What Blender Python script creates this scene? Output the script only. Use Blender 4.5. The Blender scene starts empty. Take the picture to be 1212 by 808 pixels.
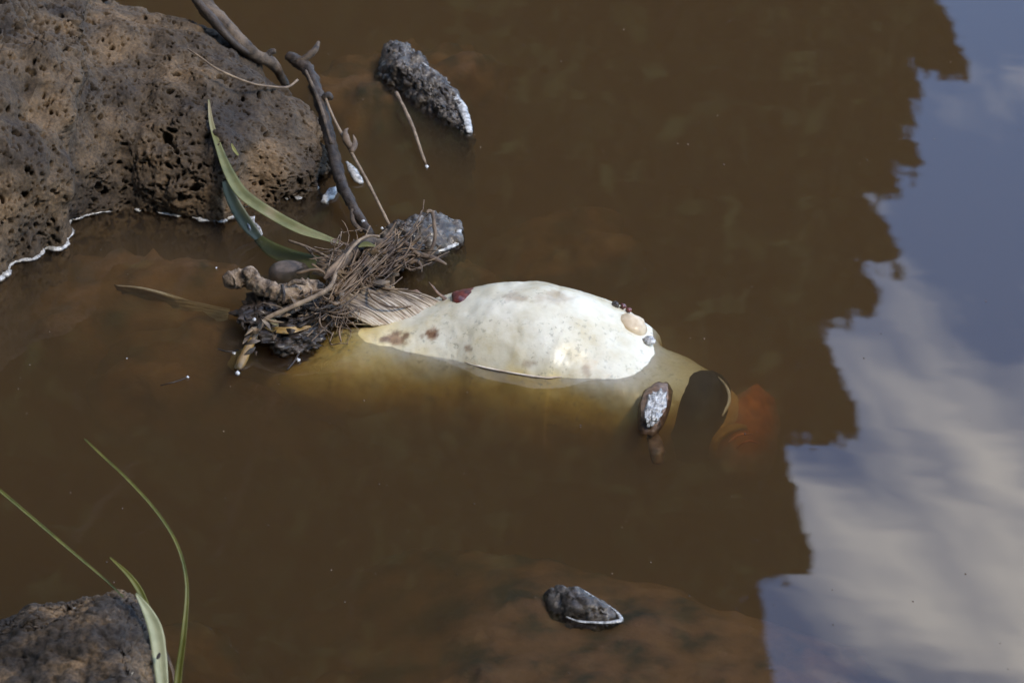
import bpy, bmesh, math, random
import numpy as np
from mathutils import Vector, Matrix

sc = bpy.context.scene
R = math.radians
rng = np.random.default_rng(7)
random.seed(7)

# ------------------------------------------------------------------ camera
ELEV = 30.0
LENS = 150.0
FRAME_W = 0.92                      # metres across the frame at the focus point
DIST = FRAME_W * LENS / 36.0
CE, SE = math.cos(R(ELEV)), math.sin(R(ELEV))
cam_loc = Vector((0, -DIST * CE, DIST * SE))
cam = bpy.data.cameras.new('camera')
cam.lens = LENS; cam.sensor_width = 36.0
cam.clip_start = 0.05; cam.clip_end = 3000
cam.dof.use_dof = True
cam.dof.focus_distance = DIST - 0.03
cam.dof.aperture_fstop = 16.0
camo = bpy.data.objects.new('camera', cam)
camo.location = cam_loc
camo.rotation_euler = (R(90 - ELEV), 0, 0)
sc.collection.objects.link(camo)
sc.camera = camo

# ------------------------------------------------------------------ world, sun, exposure
SUN_EL, SUN_AZ = 52.0, 128.0          # azimuth measured from +Y (away from the camera) towards +X
w = bpy.data.worlds.new('World'); sc.world = w; w.use_nodes = True
nt = w.node_tree; nt.nodes.clear()
N = nt.nodes.new; L = nt.links.new
out = N('ShaderNodeOutputWorld'); bg = N('ShaderNodeBackground'); sky = N('ShaderNodeTexSky')
sky.sky_type = 'NISHITA'; sky.sun_disc = False
sky.sun_elevation = R(SUN_EL); sky.sun_rotation = R(SUN_AZ)
sky.air_density = 1.0; sky.dust_density = 0.1; sky.ozone_density = 6.0
bg.inputs['Strength'].default_value = 0.15
tc = N('ShaderNodeTexCoord')
mp0 = N('ShaderNodeMapping'); mp0.inputs['Rotation'].default_value = (0, R(38), 0)   # lie of the cloud streaks
mp = N('ShaderNodeMapping'); mp.vector_type = 'POINT'
mp.inputs['Rotation'].default_value = (R(30), R(35), R(60))
mp.inputs['Scale'].default_value = (0.6, 2.1, 2.1)
mp.inputs['Location'].default_value = (10.6457, 4.6920, 8.9479)
n1 = N('ShaderNodeTexNoise'); n1.inputs['Scale'].default_value = 4.0
n1.inputs['Detail'].default_value = 7; n1.inputs['Roughness'].default_value = 0.56; n1.inputs['Distortion'].default_value = 0.35
rp = N('ShaderNodeValToRGB')
rp.color_ramp.elements[0].position = 0.53; rp.color_ramp.elements[0].color = (0, 0, 0, 1)
rp.color_ramp.elements[1].position = 0.63; rp.color_ramp.elements[1].color = (1, 1, 1, 1)
mx = N('ShaderNodeMix'); mx.data_type = 'RGBA'
mx.inputs[7].default_value = (7.2, 7.05, 7.0, 1)    # cloud radiance on the sky's own scale
L(tc.outputs['Generated'], mp0.inputs['Vector']); L(mp0.outputs[0], mp.inputs['Vector']); L(mp.outputs[0], n1.inputs['Vector'])
L(n1.outputs['Fac'], rp.inputs[0]); L(rp.outputs[0], mx.inputs[0])
L(sky.outputs[0], mx.inputs[6]); L(mx.outputs[2], bg.inputs['Color']); L(bg.outputs[0], out.inputs['Surface'])

sun = bpy.data.lights.new('sun', 'SUN')
sun.energy = 0.9; sun.angle = R(12.0); sun.color = (1.0, 0.91, 0.77)
suno = bpy.data.objects.new('sun', sun)
sd = Vector((math.sin(R(SUN_AZ)) * math.cos(R(SUN_EL)), math.cos(R(SUN_AZ)) * math.cos(R(SUN_EL)), math.sin(R(SUN_EL))))
suno.rotation_euler = sd.to_track_quat('Z', 'Y').to_euler()
suno.location = (6, 3, 9)
sc.collection.objects.link(suno)

sc.view_settings.view_transform = 'Standard'
sc.view_settings.look = 'None'
sc.view_settings.exposure = 2.0
sc.view_settings.gamma = 1.0
sc.view_settings.use_curve_mapping = False
cy = sc.cycles
sc.render.engine = 'CYCLES'
cy.use_denoising = True
try:
    cy.denoiser = 'OPENIMAGEDENOISE'; cy.denoising_input_passes = 'RGB_ALBEDO_NORMAL'
except Exception: pass
cy.max_bounces = 6; cy.diffuse_bounces = 2; cy.glossy_bounces = 2
cy.transparent_max_bounces = 24; cy.volume_bounces = 2
cy.sample_clamp_indirect = 6.0
cy.caustics_reflective = False; cy.caustics_refractive = False

# ------------------------------------------------------------------ helpers
S = FRAME_W / 1212.0                # metres for one photo pixel at the focus distance

def P(px, py, z=0.0):
    """point at height z seen at photo pixel (px, py)"""
    x = (px - 606.0) * S; y = -(py - 404.0) * S
    d = Vector((x, DIST * CE + y * SE, -DIST * SE + y * CE))
    t = (z - cam_loc.z) / d.z
    return cam_loc + d * t

def hash3(i, j, k, s):
    h = (i.astype(np.int64) * 374761393 + j.astype(np.int64) * 668265263 + k.astype(np.int64) * 2147483647 + s * 1274126177) & 0xffffffff
    h = ((h ^ (h >> 13)) * 1274126177) & 0xffffffff
    h = ((h ^ (h >> 16)) * 2246822519) & 0xffffffff
    return ((h ^ (h >> 15)) & 0xffffff) / float(0xffffff)

def vnoise(p, s=0):
    f = np.floor(p); t = p - f; t = t * t * t * (t * (t * 6 - 15) + 10)
    i, j, k = f[:, 0], f[:, 1], f[:, 2]
    r = 0
    for a in (0, 1):
        for b in (0, 1):
            for c in (0, 1):
                wgt = (t[:, 0] if a else 1 - t[:, 0]) * (t[:, 1] if b else 1 - t[:, 1]) * (t[:, 2] if c else 1 - t[:, 2])
                r = r + wgt * hash3(i + a, j + b, k + c, s)
    return r * 2 - 1

def fbm(p, o=5, s=0, g=0.5):
    r = 0; a = 1.0; q = p.copy()
    for n in range(o):
        r = r + a * vnoise(q, s + n * 17); q = q * 2.03 + 3.7; a *= g
    return r

def worley(p, s=0):
    f = np.floor(p); best = np.full(len(p), 9.0); bid = np.zeros(len(p))
    for a in (-1, 0, 1):
        for b in (-1, 0, 1):
            for c in (-1, 0, 1):
                i, j, k = f[:, 0] + a, f[:, 1] + b, f[:, 2] + c
                q = np.stack([i + hash3(i, j, k, s), j + hash3(i, j, k, s + 1), k + hash3(i, j, k, s + 2)], 1)
                d = np.sqrt(((q - p) ** 2).sum(1)); m = d < best
                best = np.where(m, d, best); bid = np.where(m, hash3(i, j, k, s + 3), bid)
    return best, bid

def sstep(a, b, x):
    t = np.clip((x - a) / (b - a), 0, 1); return t * t * (3 - 2 * t)

ORIG = {}
def link(o): sc.collection.objects.link(o); return o

def tag(o, label=None, cat=None, group=None, kind=None):
    if label: o['label'] = label
    if cat: o['category'] = cat
    if group: o['group'] = group
    if kind: o['kind'] = kind
    return o

def thing(name, loc, label, cat, group=None):
    o = bpy.data.objects.new(name, None); o.location = loc; o.empty_display_size = 0.02
    link(o); ORIG[o.name] = Vector(loc)
    return tag(o, label, cat, group)

def obj(name, V, F, m, parent=None, smooth=True, attrs=None, label=None, cat=None, group=None, kind=None):
    V = np.asarray(V, dtype=float)
    if parent is not None: o0 = ORIG[parent.name]
    else: o0 = Vector((V[:, 0].mean(), V[:, 1].mean(), V[:, 2].min()))
    me = bpy.data.meshes.new(name)
    me.from_pydata((V - np.array(o0)).tolist(), [], F if isinstance(F, list) else F.tolist())
    me.update()
    if smooth: me.shade_smooth()
    for k, a in (attrs or {}).items():
        at = me.attributes.new(k, 'FLOAT', 'POINT'); at.data.foreach_set('value', np.asarray(a, dtype=np.float32))
    me.materials.append(m)
    o = bpy.data.objects.new(name, me); link(o)
    if parent is not None: o.parent = parent
    else: o.location = o0
    ORIG[o.name] = o0
    return tag(o, label, cat, group, kind)

def grid_faces(nu, nv, closed_v=False):
    i = np.arange(nu - 1)[:, None]; j = np.arange(nv if closed_v else nv - 1)[None, :]
    j2 = (j + 1) % nv
    a = i * nv + j; b = i * nv + j2; c = (i + 1) * nv + j2; d = (i + 1) * nv + j
    return np.stack([a, d, c, b], -1).reshape(-1, 4)

def catmull(pts, n):
    """resample rows of pts (k, dim) to n rows along a smooth curve"""
    p = np.asarray(pts, float); k = len(p)
    if k == 2: 
        t = np.linspace(0, 1, n)[:, None]; return p[0] * (1 - t) + p[1] * t
    seg = np.sqrt(((p[1:, :2] - p[:-1, :2]) ** 2).sum(1)) + 1e-6
    if p.shape[1] >= 3: seg = np.sqrt(((p[1:, :3] - p[:-1, :3]) ** 2).sum(1)) + 1e-6
    u = np.concatenate([[0], np.cumsum(seg)]); t = np.linspace(0, u[-1], n)
    m = np.zeros_like(p)
    m[1:-1] = (p[2:] - p[:-2]) / (u[2:] - u[:-2])[:, None]
    m[0] = (p[1] - p[0]) / seg[0]; m[-1] = (p[-1] - p[-2]) / seg[-1]
    i = np.clip(np.searchsorted(u, t, side='right') - 1, 0, k - 2)
    h = (u[i + 1] - u[i])[:, None]; s = ((t - u[i]) / (u[i + 1] - u[i]))[:, None]
    return ((2 * s**3 - 3 * s**2 + 1) * p[i] + (s**3 - 2 * s**2 + s) * h * m[i] + (-2 * s**3 + 3 * s**2) * p[i + 1] + (s**3 - s**2) * h * m[i + 1])

def frames(c):
    t = np.gradient(c, axis=0); t /= np.linalg.norm(t, axis=1)[:, None] + 1e-12
    up = np.array([0.13, -0.31, 0.94]); 
    a = np.cross(t, up); a /= np.linalg.norm(a, axis=1)[:, None] + 1e-9
    b = np.cross(a, t)
    return t, a, b

def tube_geo(pts, n=24, seg=8, lump=0.0, ls=60.0, seed=0, flat=1.0, ridge=0.0):
    """pts: (x, y, z, r) rows"""
    c4 = catmull(pts, n); c = c4[:, :3]; r = np.maximum(c4[:, 3], 1e-4)
    t, a, b = frames(c)
    th = np.linspace(0, 2 * math.pi, seg, endpoint=False)
    V = c[:, None, :] + r[:, None, None] * (np.cos(th)[None, :, None] * a[:, None, :] + flat * np.sin(th)[None, :, None] * b[:, None, :])
    V = V.reshape(-1, 3)
    if lump:
        nrm = V - np.repeat(c, seg, 0); rr = np.repeat(r, seg)
        nn = fbm(V * ls, 4, seed)
        if ridge: nn = nn + ridge * np.sin(np.tile(th, n) * 5 + fbm(V * ls * .3, 2, seed + 5) * 3)
        V = V + nrm * (lump * nn)[:, None]
    F = grid_faces(n, seg, True).tolist()
    b0 = len(V); V = np.vstack([V, c[0] - t[0] * r[0] * .3, c[-1] + t[-1] * r[-1] * .3])
    for j in range(seg):
        F.append([b0, j, (j + 1) % seg]); F.append([b0 + 1, (n - 1) * seg + (j + 1) % seg, (n - 1) * seg + j])
    return V, F

def px_pts(rows):
    """rows of (px, py, z, radius in px) -> world rows"""
    o = []
    for (x, y, z, r) in rows:
        p = P(x, y, z); o.append((p.x, p.y, p.z, r * S))
    return o

def join(parts):
    V = []; F = []; n = 0
    for v, f in parts:
        V.append(np.asarray(v)); f = f if isinstance(f, list) else f.tolist()
        F += [[i + n for i in q] for q in f]; n += len(v)
    return np.vstack(V), F

def blade_geo(rows, n=30, m=5, fold=0.25, thick=0.0006, roll=0.0):
    """rows (px,py,z,halfwidth px): a leaf with a folded midrib and real thickness"""
    c4 = catmull(px_pts(rows), n); c = c4[:, :3]; hw = np.maximum(c4[:, 3], 2e-4)
    t = np.gradient(c, axis=0); t /= np.linalg.norm(t, axis=1)[:, None]
    view = np.array(cam_loc) ; v = view - c; v /= np.linalg.norm(v, axis=1)[:, None]
    up = np.array([0, 0, 1.0]) * .55 + v * .45
    a = np.cross(t, up); a /= np.linalg.norm(a, axis=1)[:, None]
    b = np.cross(a, t)
    if roll:
        a, b = a * math.cos(roll) + b * math.sin(roll), b * math.cos(roll) - a * math.sin(roll)
    s = np.linspace(-1, 1, m)
    top = c[:, None] + hw[:, None, None] * (s[None, :, None] * a[:, None] + fold * (np.abs(s)[None, :, None] - .5) * b[:, None])
    bot = top - thick * b[:, None]
    V = np.vstack([top.reshape(-1, 3), bot.reshape(-1, 3)])
    f = grid_faces(n, m).tolist(); k = n * m
    F = f + [[q[3] + k, q[2] + k, q[1] + k, q[0] + k] for q in f]
    for i in range(n - 1):
        F.append([i * m, i * m + k, (i + 1) * m + k, (i + 1) * m]); e = m - 1
        F.append([(i + 1) * m + e, (i + 1) * m + e + k, i * m + e + k, i * m + e])
    F.append([j for j in range(m)] + [j + k for j in range(m - 1, -1, -1)])
    F.append([(n - 1) * m + j for j in range(m - 1, -1, -1)] + [(n - 1) * m + j + k for j in range(m)])
    return V, F

def normals_of(V, F):
    T = np.array([q if len(q) == 4 else list(q) + [q[-1]] for q in F])
    n = np.cross(V[T[:, 2]] - V[T[:, 0]], V[T[:, 3]] - V[T[:, 1]])
    q = np.zeros_like(V)
    for c in range(4): np.add.at(q, T[:, c], n)
    return q / (np.linalg.norm(q, axis=1)[:, None] + 1e-12)

def ico(sub):
    bm = bmesh.new(); bmesh.ops.create_icosphere(bm, subdivisions=sub, radius=1)
    V = np.array([v.co[:] for v in bm.verts]); F = [[v.index for v in f.verts] for f in bm.faces]; bm.free()
    return V, F

ICO = {k: ico(k) for k in (1, 2, 3, 5, 6)}

def rock_geo(c, r, rot=0.0, sub=5, box=0.35, amp=0.18, fs=2.0, fine=0.03, seed=0, facets=5):
    U, F = ICO[sub]; U = U.copy()
    # push towards a box, then cut with random planes for facets
    U = U / (np.abs(U) ** (2 + 6 * box)).sum(1)[:, None] ** (1 / (2 + 6 * box))
    rr = np.random.default_rng(seed)
    for _ in range(facets):
        n = rr.normal(size=3); n /= np.linalg.norm(n); d = rr.uniform(.62, .85)
        h = U @ n - d; U = U - np.where(h > 0, h * .85, 0)[:, None] * n
    nrm = U / np.linalg.norm(U, axis=1)[:, None]
    U = U + nrm * (amp * fbm(U * fs + seed, 3, seed))[:, None]
    V = U * np.array(r)
    ca, sa = math.cos(rot), math.sin(rot)
    V = np.stack([V[:, 0] * ca - V[:, 1] * sa, V[:, 0] * sa + V[:, 1] * ca, V[:, 2]], 1) + np.array(c)
    nn = normals_of(V, F); m = min(r)
    V = V + nn * (fine * m * fbm(V / m * 5, 5, seed + 3, .6))[:, None]
    return V, F

def hull_geo(pts, lev=5, sm=6, amp=0.004, fs=40, seed=0, fine=0.0012, ffs=300):
    bm = bmesh.new()
    for p in pts: bm.verts.new(p)
    r = bmesh.ops.convex_hull(bm, input=bm.verts[:])
    bmesh.ops.delete(bm, geom=[v for v in bm.verts if not v.link_faces], context='VERTS')
    for _ in range(lev):
        bmesh.ops.triangulate(bm, faces=bm.faces[:])
        long = [e for e in bm.edges if e.calc_length() > 0.004]
        if not long: break
        bmesh.ops.subdivide_edges(bm, edges=long, cuts=1, use_grid_fill=True)
    bmesh.ops.triangulate(bm, faces=bm.faces[:])
    for _ in range(sm): bmesh.ops.smooth_vert(bm, verts=bm.verts[:], factor=.5, use_axis_x=True, use_axis_y=True, use_axis_z=True)
    bmesh.ops.recalc_face_normals(bm, faces=bm.faces[:])
    bm.verts.index_update()
    V = np.array([v.co[:] for v in bm.verts]); F = [[v.index for v in f.verts] for f in bm.faces]; bm.free()
    nn = normals_of(V, F)
    V = V + nn * (amp * fbm(V * fs, 4, seed))[:, None]
    nn = normals_of(V, F)
    rid = 1 - np.abs(fbm(V * ffs, 4, seed + 9, .6))
    V = V + nn * (fine * rid)[:, None]
    return V, F

# ------------------------------------------------------------------ materials
def mat(name): 
    m = bpy.data.materials.new(name); m.use_nodes = True
    t = m.node_tree; b = t.nodes['Principled BSDF']
    return m, t, b

def ramp(t, src, stops):
    r = t.nodes.new('ShaderNodeValToRGB'); e = r.color_ramp.elements
    while len(e) < len(stops): e.new(0.5)
    for i, (p, c) in enumerate(stops):
        e[i].position = p; e[i].color = (*c, 1) if len(c) == 3 else c
    t.links.new(src, r.inputs[0]); return r.outputs[0]

def noise(t, scale, detail=6, rough=.55, vec=None, dist=0.0):
    n = t.nodes.new('ShaderNodeTexNoise'); n.inputs['Scale'].default_value = scale
    n.inputs['Detail'].default_value = detail; n.inputs['Roughness'].default_value = rough; n.inputs['Distortion'].default_value = dist
    if vec is not None: t.links.new(vec, n.inputs['Vector'])
    return n.outputs['Fac']

def objco(t, scale=None):
    c = t.nodes.new('ShaderNodeTexCoord')
    if scale is None: return c.outputs['Object']
    m = t.nodes.new('ShaderNodeMapping'); m.inputs['Scale'].default_value = scale
    t.links.new(c.outputs['Object'], m.inputs['Vector']); return m.outputs[0]

def mix(t, f, a, b, mode='MIX'):
    m = t.nodes.new('ShaderNodeMix'); m.data_type = 'RGBA'; m.blend_type = mode
    for s, i in ((f, 0), (a, 6), (b, 7)):
        if isinstance(s, (int, float)): m.inputs[i].default_value = s
        elif isinstance(s, tuple): m.inputs[i].default_value = (*s, 1)
        else: t.links.new(s, m.inputs[i])
    return m.outputs[2]

def bump(t, b, h, strength=.5, dist=.002):
    n = t.nodes.new('ShaderNodeBump'); n.inputs['Strength'].default_value = strength; n.inputs['Distance'].default_value = dist
    t.links.new(h, n.inputs['Height']); t.links.new(n.outputs[0], b.inputs['Normal']); return n

def simple(name, c1, c2, scale=60, rough=.7, bs=.4, bd=.001, bscale=None, coat=0.0, coat_rough=.1, stretch=None, spec=.4, c3=None, trans=0.0):
    m, t, b = mat(name); co = objco(t, stretch)
    f = noise(t, scale, 6, .6, co)
    st = [(.38, c1), (.62, c2)] if c3 is None else [(.36, c1), (.5, c2), (.64, c3)]
    t.links.new(ramp(t, f, st), b.inputs['Base Color'])
    b.inputs['Roughness'].default_value = rough; b.inputs['Specular IOR Level'].default_value = spec
    if bs: bump(t, b, noise(t, bscale or scale * 3, 6, .65, co), bs, bd)
    b.inputs['Coat Weight'].default_value = coat; b.inputs['Coat Roughness'].default_value = coat_rough
    if trans: b.inputs['Transmission Weight'].default_value = trans
    return m

# water: clear skin with Fresnel reflection, brown silt suspended inside
def water_mat():
    m = bpy.data.materials.new('muddy_water'); m.use_nodes = True; t = m.node_tree; t.nodes.clear()
    o = t.nodes.new('ShaderNodeOutputMaterial')
    tr = t.nodes.new('ShaderNodeBsdfTransparent'); gl = t.nodes.new('ShaderNodeBsdfGlossy'); gl.inputs['Roughness'].default_value = 0.0
    fr = t.nodes.new('ShaderNodeFresnel'); fr.inputs['IOR'].default_value = WATER_IOR
    ms = t.nodes.new('ShaderNodeMixShader')
    geo = t.nodes.new('ShaderNodeNewGeometry')
    mp_ = t.nodes.new('ShaderNodeMapping'); mp_.inputs['Rotation'].default_value = (0, 0, R(35)); mp_.inputs['Scale'].default_value = (1, 2.6, 1)
    t.links.new(geo.outputs['Position'], mp_.inputs['Vector'])
    a = noise(t, 5.0, 2, .4, mp_.outputs[0])
    bp = t.nodes.new('ShaderNodeBump'); bp.inputs['Strength'].default_value = 1.0; bp.inputs['Distance'].default_value = 0.00012
    t.links.new(a, bp.inputs['Height'])
    t.links.new(bp.outputs[0], gl.inputs['Normal'])
    t.links.new(fr.outputs[0], ms.inputs[0]); t.links.new(tr.outputs[0], ms.inputs[1]); t.links.new(gl.outputs[0], ms.inputs[2])
    t.links.new(ms.outputs[0], o.inputs['Surface'])
    vs = t.nodes.new('ShaderNodeVolumeScatter'); va = t.nodes.new('ShaderNodeVolumeAbsorption'); ad = t.nodes.new('ShaderNodeAddShader')
    vs.inputs['Color'].default_value = (1.0, 0.79, 0.62, 1); vs.inputs['Density'].default_value = 4.9; vs.inputs['Anisotropy'].default_value = 0.0
    va.inputs['Color'].default_value = (0.64, 0.49, 0.05, 1); va.inputs['Density'].default_value = 25.0
    t.links.new(vs.outputs[0], ad.inputs[0]); t.links.new(va.outputs[0], ad.inputs[1]); t.links.new(ad.outputs[0], o.inputs['Volume'])
    return m
WATER_IOR = 1.58
M = {}
M['water'] = water_mat()
M['mud'] = simple('mud', (.06, .04, .022), (.12, .085, .05), 6, .9, .6, .02)

def basalt(name, c1, c2, c3, scale=22, rough=.85, speck=.35, coat=0.0):
    m, t, b = mat(name); co = objco(t)
    base = ramp(t, noise(t, scale, 7, .62, co), [(.36, c1), (.5, c2), (.64, c3)])
    sp = ramp(t, noise(t, 420, 3, .6, co), [(.38, (.55, .55, .55)), (.52, (1, 1, 1)), (.7, (1.5, 1.42, 1.3))])
    col = mix(t, speck, base, mix(t, 1.0, base, sp, 'MULTIPLY'))
    t.links.new(col, b.inputs['Base Color'])
    b.inputs['Roughness'].default_value = rough; b.inputs['Specular IOR Level'].default_value = .3
    bump(t, b, noise(t, 500, 6, .7, co), .6, .0012)
    b.inputs['Coat Weight'].default_value = coat; b.inputs['Coat Roughness'].default_value = .12
    return m
M['boulder'] = basalt('pitted_basalt', (.024, .017, .012), (.064, .044, .026), (.125, .080, .042), 13, speck=.7)
M['corner_rock'] = basalt('weathered_basalt', (.024, .018, .013), (.056, .040, .026), (.17, .108, .055), 20, speck=.9)
M['wet_stone'] = basalt('wet_basalt', (.024, .018, .013), (.055, .043, .032), (.15, .125, .098), 120, rough=.5, speck=1.0, coat=.2)
M['silt_stone'] = simple('silty_stone', (.04, .035, .018), (.13, .07, .032), 20, .9, .8, .004, 60, c3=(.19, .10, .045))
M['glint_grit'] = simple('rim_glint', (.15, .14, .125), (.54, .51, .46), 230, .25, .8, .0015, coat=.5)  # pale colour stands for sky glint on wet edges; also colours the grit
M['bubble'] = simple('bubble', (.35, .34, .32), (.6, .58, .54), 300, .08, 0, coat=1.0, coat_rough=.02)

# ------------------------------------------------------------------ setting
def ground():
    xs = np.concatenate([[-1500, -500, -160, -80], np.linspace(-40, 40, 81), [80, 160, 500, 1500]])
    ys = np.concatenate([[-1500, -300, -80, -30], np.linspace(-14, 40, 109), [70, 160, 500, 1500]])
    X, Y = np.meshgrid(xs, ys, indexing='ij')
    p = np.stack([X.ravel(), Y.ravel(), np.zeros(X.size)], 1)
    near = sstep(-1.9, -4.0, p[:, 1] + .25 * vnoise(p * .5, 3)) * .42 + sstep(-4, -14, p[:, 1]) * 1.2
    edge = 8.6 + .8 * vnoise(p * .22, 5)
    far = sstep(0, 3.2, p[:, 1] - edge) * 1.5 + sstep(2, 30, p[:, 1] - edge) * 3
    z = -.42 + near + far + .05 * fbm(p * .8, 4, 2) * sstep(0.0, .4, near + far)
    p[:, 2] = z
    tag(obj('ground', p, grid_faces(len(xs), len(ys)), M['mud']), 'muddy riverbed and banks under and around the brown water', 'ground', kind='structure')
ground()

def water():
    x0, x1, y0, y1, zb = -140, 140, -5.0, 12.5, -0.75
    V = [(x0, y0, zb), (x1, y0, zb), (x1, y1, zb), (x0, y1, zb), (x0, y0, 0), (x1, y0, 0), (x1, y1, 0), (x0, y1, 0)]
    F = [[3, 2, 1, 0], [4, 5, 6, 7], [0, 1, 5, 4], [1, 2, 6, 5], [2, 3, 7, 6], [3, 0, 4, 7]]
    o = obj('water', V, F, M['water'], smooth=False, label='still brown muddy water reflecting trees and cloudy sky', cat='water', kind='structure')
water()

# ------------------------------------------------------------------ trees on the far bank (seen in the water's mirror)
M['bark'] = simple('bark', (.05, .04, .03), (.14, .11, .08), 9, .9, .7, .02, stretch=(1, 1, .25))
M['leaf'] = simple('tree_leaf', (.035, .04, .015), (.06, .075, .025), 3, .9, 0, c3=(.08, .09, .035), spec=.08)

def mirror_at(px, py, Y):
    """where the mirrored sight line through water pixel (px, py) meets the upright plane y = Y"""
    q = P(px, py, 0); d = q - cam_loc; d.z = -d.z
    return q + d * ((Y - q.y) / d.y)

def leaf_cloud(centers, radii, per, size, seed):
    r = np.random.default_rng(seed); n = len(centers) * per
    c = np.repeat(np.asarray(centers), per, 0); rad = np.repeat(np.asarray(radii), per)
    d = r.normal(size=(n, 3)); d /= np.linalg.norm(d, axis=1)[:, None]
    p = c + d * (rad * r.random(n) ** .45)[:, None]
    a = r.normal(size=(n, 3)); a /= np.linalg.norm(a, axis=1)[:, None]
    b = np.cross(a, r.normal(size=(n, 3))); b /= np.linalg.norm(b, axis=1)[:, None]
    s = (size * r.uniform(.6, 1.3, n))[:, None]
    V = np.stack([p - a * s, p + b * s * .45, p + a * s, p - b * s * .45], 1).reshape(-1, 3)
    return V, np.arange(4 * n).reshape(-1, 4)

def tree(label, base, top, hw, sprays, seed, per=70, size=.09, spacing=.34, fringe=None):
    """base, top: points of the stem; hw(f): crown half width at height fraction f; sprays: tips of leafy boughs"""
    r = np.random.default_rng(seed)
    base, top = Vector(base), Vector(top); H = top.z - base.z
    root = thing('tree', base, label, 'tree', 'trees on the far bank')
    geo = [tube_geo([(*base, .24), (*(base.lerp(top, .3) + Vector((.1, 0, 0))), .19), (*base.lerp(top, .65), .12), (*top, .02)], 40, 12, .18, 3, seed)]
    C = []; Rd = []
    for z in np.arange(.1, 1.0, spacing / H):
        w_ = hw(z); ax = base.lerp(top, z)
        k = max(2, int(w_ / spacing * 3.2))
        for q in range(k):
            th = r.uniform(0, 2 * math.pi); rr = w_ * math.sqrt(r.random()) * .92
            C.append((ax.x + rr * math.cos(th), ax.y + rr * math.sin(th), ax.z + r.uniform(-.2, .2))); Rd.append(r.uniform(.75, 1.2) * spacing)
        th = r.uniform(0, 2 * math.pi); e = ax + Vector((w_ * .85 * math.cos(th), w_ * .85 * math.sin(th), w_ * .7))
        geo.append(tube_geo([(*ax, .06), (*(ax.lerp(e, .5) - Vector((0, 0, .1))), .04), (*e, .012)], 8, 6))
    for tip, ln in sprays:
        tip = Vector(tip); ax = base.lerp(top, max(.1, (tip.z - base.z - ln * 1.6) / H)); st = tip + (Vector((ax.x, ax.y, tip.z - ln * 1.9)) - tip)
        geo.append(tube_geo([(*st, .05), (*(st.lerp(tip, .5) - Vector((-.05, 0, .12))), .03), (*tip, .006)], 10, 6))
        for f in np.linspace(.25, 1, 12):
            c = st.lerp(tip, f); C.append((c.x, c.y + r.uniform(-.1, .1), c.z - .12 * math.sin(f * 3.1))); Rd.append(.05 + .42 * (1 - f) ** .8)
    V, F = join(geo); obj('trunk', V, F, M['bark'], root)
    if fringe is not None: fr = fringe(r)
    V, F = leaf_cloud(C, Rd, per, size, seed)
    if fringe is not None:
        V2, F2 = leaf_cloud(fr, np.full(len(fr), .012), 3, .027, seed + 1); f2 = inner_main(r); V3, F3 = leaf_cloud(f2, np.full(len(f2), .05), 2, .085, seed + 2); V, F = join([(V, F), (V2, F2), (V3, F3)])
    obj('crown', V, F, M['leaf'], root, smooth=False)
    return root

TY = 13.0
# ragged outline of the tall tree's right side: bough tips and the notches between them
tips = [(1150, -90), (1143, 82), (1088, 108), (1080, 142), (1086, 190), (1064, 218), (1064, 305), (1040, 355), (1014, 505), (960, 662), (915, 830), (870, 980)]
notch = [(1100, -200), (1100, -20), (1050, 60), (1050, 97), (1036, 125), (1016, 176), (1006, 216), (994, 298), (962, 368), (918, 514), (892, 680), (850, 850), (800, 1000)]
op = sorted([(mirror_at(x, y, TY).z, mirror_at(x, y, TY).x) for x, y in notch])
ez = np.array([e[0] for e in op]); ex = np.array([e[1] for e in op])
tb = Vector((-.55, TY, .75)); tt = Vector((-.75, TY, 11.2))
def hw_main(f):
    z = tb.z + (tt.z - tb.z) * f; cx = tb.x + (tt.x - tb.x) * f
    e = min(np.interp(z - .15, ez, ex), np.interp(z + .15, ez, ex)) - cx - .42
    if z > ez[-1]: e = max(.15, e * (tt.z - z) / (tt.z - ez[-1]))
    return max(.15, e)
def fringe_main(r):
    n = 20000
    z = r.uniform(ez[0], ez[-1], n); xb = np.interp(z, ez, ex)
    x = xb - .045 - np.where(r.random(n) < .45, r.exponential(.10, n), r.uniform(0, 1.4, n))
    out_ = [np.stack([x, TY + r.normal(0, .12, n), z], 1)]
    for k_ in range(len(tips)):
        q = np.array([mirror_at(*notch[k_], TY)[:], mirror_at(*tips[k_], TY)[:], mirror_at(*notch[k_ + 1], TY)[:]])
        mid = (q[0] + q[2]) / 2; cen = mid + np.array((-.25, 0, 0))
        for tri, m_ in ((q, 1100), (np.array([q[0], cen, q[2]]), 300)):
            a_, b_ = r.random(m_), r.random(m_); f_ = a_ + b_ > 1; a_[f_], b_[f_] = 1 - a_[f_], 1 - b_[f_]
            p_ = tri[0] + a_[:, None] * (tri[1] - tri[0]) + b_[:, None] * (tri[2] - tri[0]); p_[:, 1] += r.normal(0, .06, m_)
            out_.append(p_)
    return np.vstack(out_)
def inner_main(r):
    n = 16000; z = r.uniform(ez[0], ez[-1], n); xb = np.interp(z, ez, ex)
    return np.stack([xb - r.uniform(.16, 1.6, n), TY + .1 + r.normal(0, .35, n), z], 1)
tree('tall dense green tree mirrored over the middle of the water', tb, tt, hw_main, [], 11, per=60, size=.09, spacing=.3, fringe=fringe_main)
tree('tall green tree mirrored over the left of the water', (-2.7, 13.9, 1.0), (-2.6, 14.0, 12.6), lambda f: 2.1 * math.sin(math.pi * min(1, f * .8 + .16)) ** .8 + .2, [], 12, per=80, size=.15, spacing=.40)
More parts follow.
